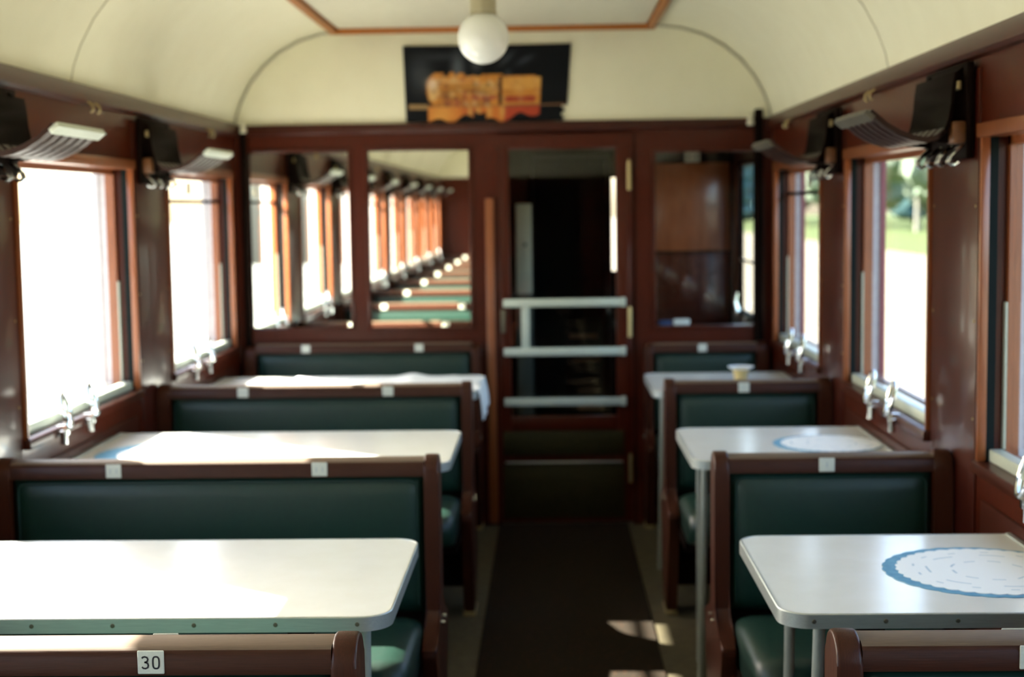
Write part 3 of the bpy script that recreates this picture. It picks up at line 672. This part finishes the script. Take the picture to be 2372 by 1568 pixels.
# ------------------------------------------------------------------ tables
TZ = .767
def table(xa, y, s, xw, label, group, legs=((.54, .045, .02), (.95, .10, -.01)), near=.455, far=1.085):
    """y is the bench row in front; top spans y+near .. y+far"""
    root = empty('dining_table', (xa, y+(near+far)/2, 0)); tag(root, label, 'table', group)
    hw = (far-near)/2; L_ = abs(xw-xa)-.012; r = .055
    def outline(d):
        o_ = [(s*L_, -hw-d), ]; 
        pts = []
        for (cx_, cy_), a0 in (((r, -hw+r), -PI/2), ((r, hw-r), PI)):
            for i in range(9):
                a = a0-PI/2*i/8
                pts.append((s*(cx_+(r+d)*math.cos(a)), cy_+(r+d)*math.sin(a)))
        return [(s*L_, -hw-d)]+pts+[(s*L_, hw+d)]
    MB().prism(outline(-.0005), 2, TZ-.024, TZ).build('table_top', TOP, root)
    es = MB(); A = outline(.003); B = outline(-.0012); n = len(A)
    lo, hi = TZ-.027, TZ+.0012
    va = [[es.bm.verts.new((p[0], p[1], z)) for p in P_] for P_, z in ((A, lo), (A, hi-.002), (outline(.0015), hi), (B, hi), (B, lo))]
    for j in range(5):
        for i in range(n-1): es.bm.faces.new((va[j][i], va[j][i+1], va[(j+1) % 5][i+1], va[(j+1) % 5][i]))
    es.bm.faces.new([v[0] for v in va]); es.bm.faces.new([v[-1] for v in va][::-1])
    strip_ = es.build('edge_strip', ALU, root)
    for i in range(7):
        d = .057+i*(.151 if s < 0 else .130)
        if d > L_-.03: break
        for sg in (-1, 1):
            x = s*d; MB().lathe([(0, 0), (.0044, 0), (.0038, .0018), (0, .0026)], 0, 0, 10).build('screw', SCR, strip_, loc=(x, sg*(hw+.003), TZ-.013)).rotation_euler = (PI/2*sg*-1 if sg > 0 else PI/2, 0, 0)
    for yy, dx, lean in legs:
        yc = yy-(near+far)/2
        MB().tube([(s*dx, yc, TZ-.026), (s*(dx+lean), yc+.0, .0)], .0115, 12).build('leg', LEGM, root)
    MB().box(s*.05, s*.16, -hw+.10, hw-.10, TZ-.046, TZ-.026, .004).build('leg_bracket', SCR, root)
    MB().box(s*.14, s*.19, -hw+.01, -hw+.06, TZ-.042, TZ-.024, .006).build('catch_block', DARK, root)
    MB().box(s*(L_-.022), s*L_, -hw+.02, hw-.02, TZ-.08, TZ-.024, .003).build('wall_cleat', MAHL, root)
    MB().box(s*(L_-.012), s*L_, -hw, hw, TZ, TZ+.004, .001).build('wall_lip', ALU, root)
    return root
XTL, XTR = -.305, .500
TL = {5: 'nearest left-hand white table with metal edge, in front of bench 30', 6: 'second left-hand white table with a blue mat by the window', 7: 'third left-hand table, under the rumpled white cloth'}
TR = {5: 'nearest right-hand white table carrying the round lace doily', 6: 'second right-hand white table with the smaller doily', 7: 'third right-hand table carrying the cream cup'}
TXR = {5: .416, 6: .413, 7: .41}
TL[5] = 'nearest left-hand white table with metal edge, just behind the plate-30 bench'
for k in (5, 6, 7):
    table(XTL, BY[k], -1, WL, TL[k], 'left-hand tables', legs=((.545, .055, .01), (.66, .105, 0)) if k == 5 else ((.535, .06, .0), (.90 if k == 7 else .98, .1, 0)))
    table(TXR[k], BY[k], 1, WR, TR[k], 'right-hand tables', legs=((.55, .085, -.02), (.94, .095, -.01)) if k == 5 else ((.62, .050, -.015), (.90 if k == 7 else .98, .07, 0)))
pt = table(XTL, BY[4], -1, WL, 'white table behind the camera, seen reflected in the mirror', 'reflected left-hand tables')
index_children()
for k in range(0, 4):
    c = copy_tree(pt); c.location = (XTL, BY[k]+.77, 0)

# doilies
def disc(name, m, x, y, z, r, sc, n, th, rot=0, amp=.0):
    b = MB(); N = n*8; P_ = []
    for i in range(N):
        a = 2*PI*i/N; rr = r*(1+sc*abs(math.sin(a*n/2)))
        P_.append((rr*math.cos(a), rr*math.sin(a)))
    b.prism(P_, 2, 0, th)
    o = b.build(name, m, smooth=0); o.location = (x, y, z); o.rotation_euler.z = rot; return o
for x, y, r, where in ((.870, 2.905, .198, 'nearest right-hand table'), (.855, 4.49, .165, 'second right-hand table')):
    o = disc('blue_place_mat', BLUE, x, y, TZ+.0002, r, .02, 30, .0014); tag(o, 'round blue mat under the lace doily on the %s' % where, 'place mat')
    o = disc('lace_doily', LACE, x+.010, y-.002, TZ+.0017, r*.905, .035, 38, .0012, .3); tag(o, 'round white scalloped lace doily on the %s' % where, 'doily')
o = disc('blue_place_mat', BLUE, -1.195, 4.42, TZ+.0002, .212, .02, 30, .0014); tag(o, 'round blue mat near the window on the second left-hand table', 'place mat')
o = disc('lace_doily', LACE, -1.163, 4.424, TZ+.0017, .176, .035, 34, .0012); tag(o, 'round white lace doily on the second left-hand table', 'doily')

# rumpled cloth on the third left table
def cloth():
    b = MB(); NX, NY = 70, 26; yc = BY[7]+.77; g_ = []
    for j in range(NY+1):
        row = []
        for i in range(NX+1):
            u, v = i/NX, j/NY; sL = -1.12+u*.98; y = yc-.25+v*.50+.02*math.sin(u*7)
            x = sL; z = TZ+.004+.006*max(0, math.sin(u*11+v*2))**2+.010*math.exp(-((u-.52)/.05)**2)+.006*math.exp(-((u-.70)/.04)**2)*(v)
            ov = sL-(XTL+.004)
            if ov > 0:
                x = XTL+.006+.018*(1-math.exp(-ov*14))+.006*math.sin(v*16)*min(1, ov*10); z = TZ+.006-ov*.80+.008*math.sin(v*9)
            row.append(b.bm.verts.new((x, y, z)))
        g_.append(row)
    for j in range(NY):
        for i in range(NX): b.bm.faces.new((g_[j][i], g_[j][i+1], g_[j+1][i+1], g_[j+1][i]))
    o = b.build('table_cloth', FABW, smooth=80); s_ = o.modifiers.new('thickness', 'SOLIDIFY'); s_.thickness = .002; s_.offset = 1
    tag(o, 'rumpled white cloth hanging over the aisle end of the third left-hand table', 'tablecloth')
cloth()

# cup on the third right table
o = empty('cream_cup', (.783, 6.0, TZ+.001)); tag(o, 'cream cup with a flared rim on the third right-hand table', 'cup')
MB().lathe([(0, 0), (.026, 0), (.028, .004), (.027, .03), (.031, .052), (.040, .068), (.037, .068), (.028, .052), (.024, .03), (.024, .008), (0, .006)], 0, 0, 28).build('bowl', CUP, o)
MB().lathe([(.037, .064), (.052, .072), (.053, .075), (.038, .070), (.037, .064)], 0, 0, 28).build('rim', FABW, o, label='pale bluish white rim')

# ------------------------------------------------------------------ luggage racks with hooks
def rack(xi, s, y, label, group, hooks=4, near=False):
    """s outward; built from the wall inward"""
    root = empty('luggage_rack', (xi, y, 1.75)); tag(root, label, 'luggage rack', group)
    D = lambda d: -s*d
    prof_ = [(.050, .072), (.054, .04), (.057, .00), (.062, -.040), (.072, -.068), (.092, -.088), (.120, -.096), (.155, -.090), (.190, -.076), (.222, -.056), (.248, -.034), (.262, -.022)]
    hl = .185; n = 6; wd = .046; pitch = (2*hl-wd)/(n-1)
    A_ = prof_[:6]; q = off(A_, .008)
    MB().prism([(D(d), z) for d, z in A_]+[(D(d), z) for d, z in q[::-1]], 1, -hl, hl, .002, 1).build('back_sheet', DARK, root)
    for i in range(n):
        y0 = -hl+i*pitch; b = MB(); B_ = prof_[4:]; q = off(B_, .012)
        P_ = [(D(d), z) for d, z in B_]+[(D(d), z) for d, z in q[::-1]]
        b.prism(P_, 1, y0, y0+wd, .0015, 1); b.build('slat', RKW, root)
    c = MB(); c.prism([(D(.246), -.052+.022), (D(.268), -.034+.022), (D(.276), -.046+.022), (D(.254), -.064+.022)], 1, -hl-.004, hl+.004, .003, 2); c.build('lip_bar', ALUP if s < 0 else LIPD, root, label='bar along the outer lip, coloured pale as if sunlit' if s < 0 else 'bar along the outer lip, coloured greyish as if in shade')  # same bar both sides; sun and shade put into its two colours
    MB().box(D(.040), D(.052), -hl, hl, .030, .052, .003).build('cross_bar', BRS, root)
    MB().box(D(.012), D(.030), -hl-.01, hl+.01, -.135, .098, .004).build('back_board', DARK, root)
    for yy in (-hl+.03, hl-.05): MB().prism([(D(.028), .09), (D(.050), .072), (D(.052), -.02), (D(.066), -.060), (D(.10), -.085), (D(.10), -.092), (D(.028), -.098)], 1, yy, yy+.018, .002).build('bracket', DARK, root)
    MB().box(D(.030), D(.062), -hl-.008, -hl+.055, -.098, -.045, .006).build('corner_block', OCH, root, label='ochre brown wooden block under the rack')
    for k in range(hooks):
        yy = -.17+k*(.30/max(1, hooks-1)); hk = MB()
        for dy in (-.010, .012):
            hk.tube([(D(.026), yy, -.100), (D(.040), yy+dy, -.108), (D(.062), yy+dy, -.128), (D(.066), yy+dy, -.142), (D(.055), yy+dy, -.150), (D(.044), yy+dy, -.143)], .0042, 8)
        hk.build('coat_hook', CHR, root)
    return root
RL = {5: 'left-hand luggage rack on the nearest pillar', 6: 'left-hand slatted luggage rack at the picture edge, its lip coloured pale as if sunlit', 7: 'left-hand luggage rack on the far pillar, above two coat hooks'}
RR = {5: 'right-hand luggage rack on the nearest pillar', 6: 'right-hand slatted luggage rack over the second bench, with coat hooks below', 7: 'right-hand luggage rack on the far pillar, in shade'}
for k in (6, 7):
    rack(WL, -1, BY[k]+.01, RL[k], 'left-hand luggage racks'); rack(WR, 1, BY[k]+.01, RR[k], 'right-hand luggage racks')
pr = rack(WL, -1, BY[4], 'luggage rack behind the camera, seen reflected in the mirror', 'reflected luggage racks', hooks=2)
index_children()
for k in (1, 2, 3, 5):
    c = copy_tree(pr); c.location = (WL, BY[k], 1.75)
    if k == 5: tag(c, RL[5], 'luggage rack', 'left-hand luggage racks')
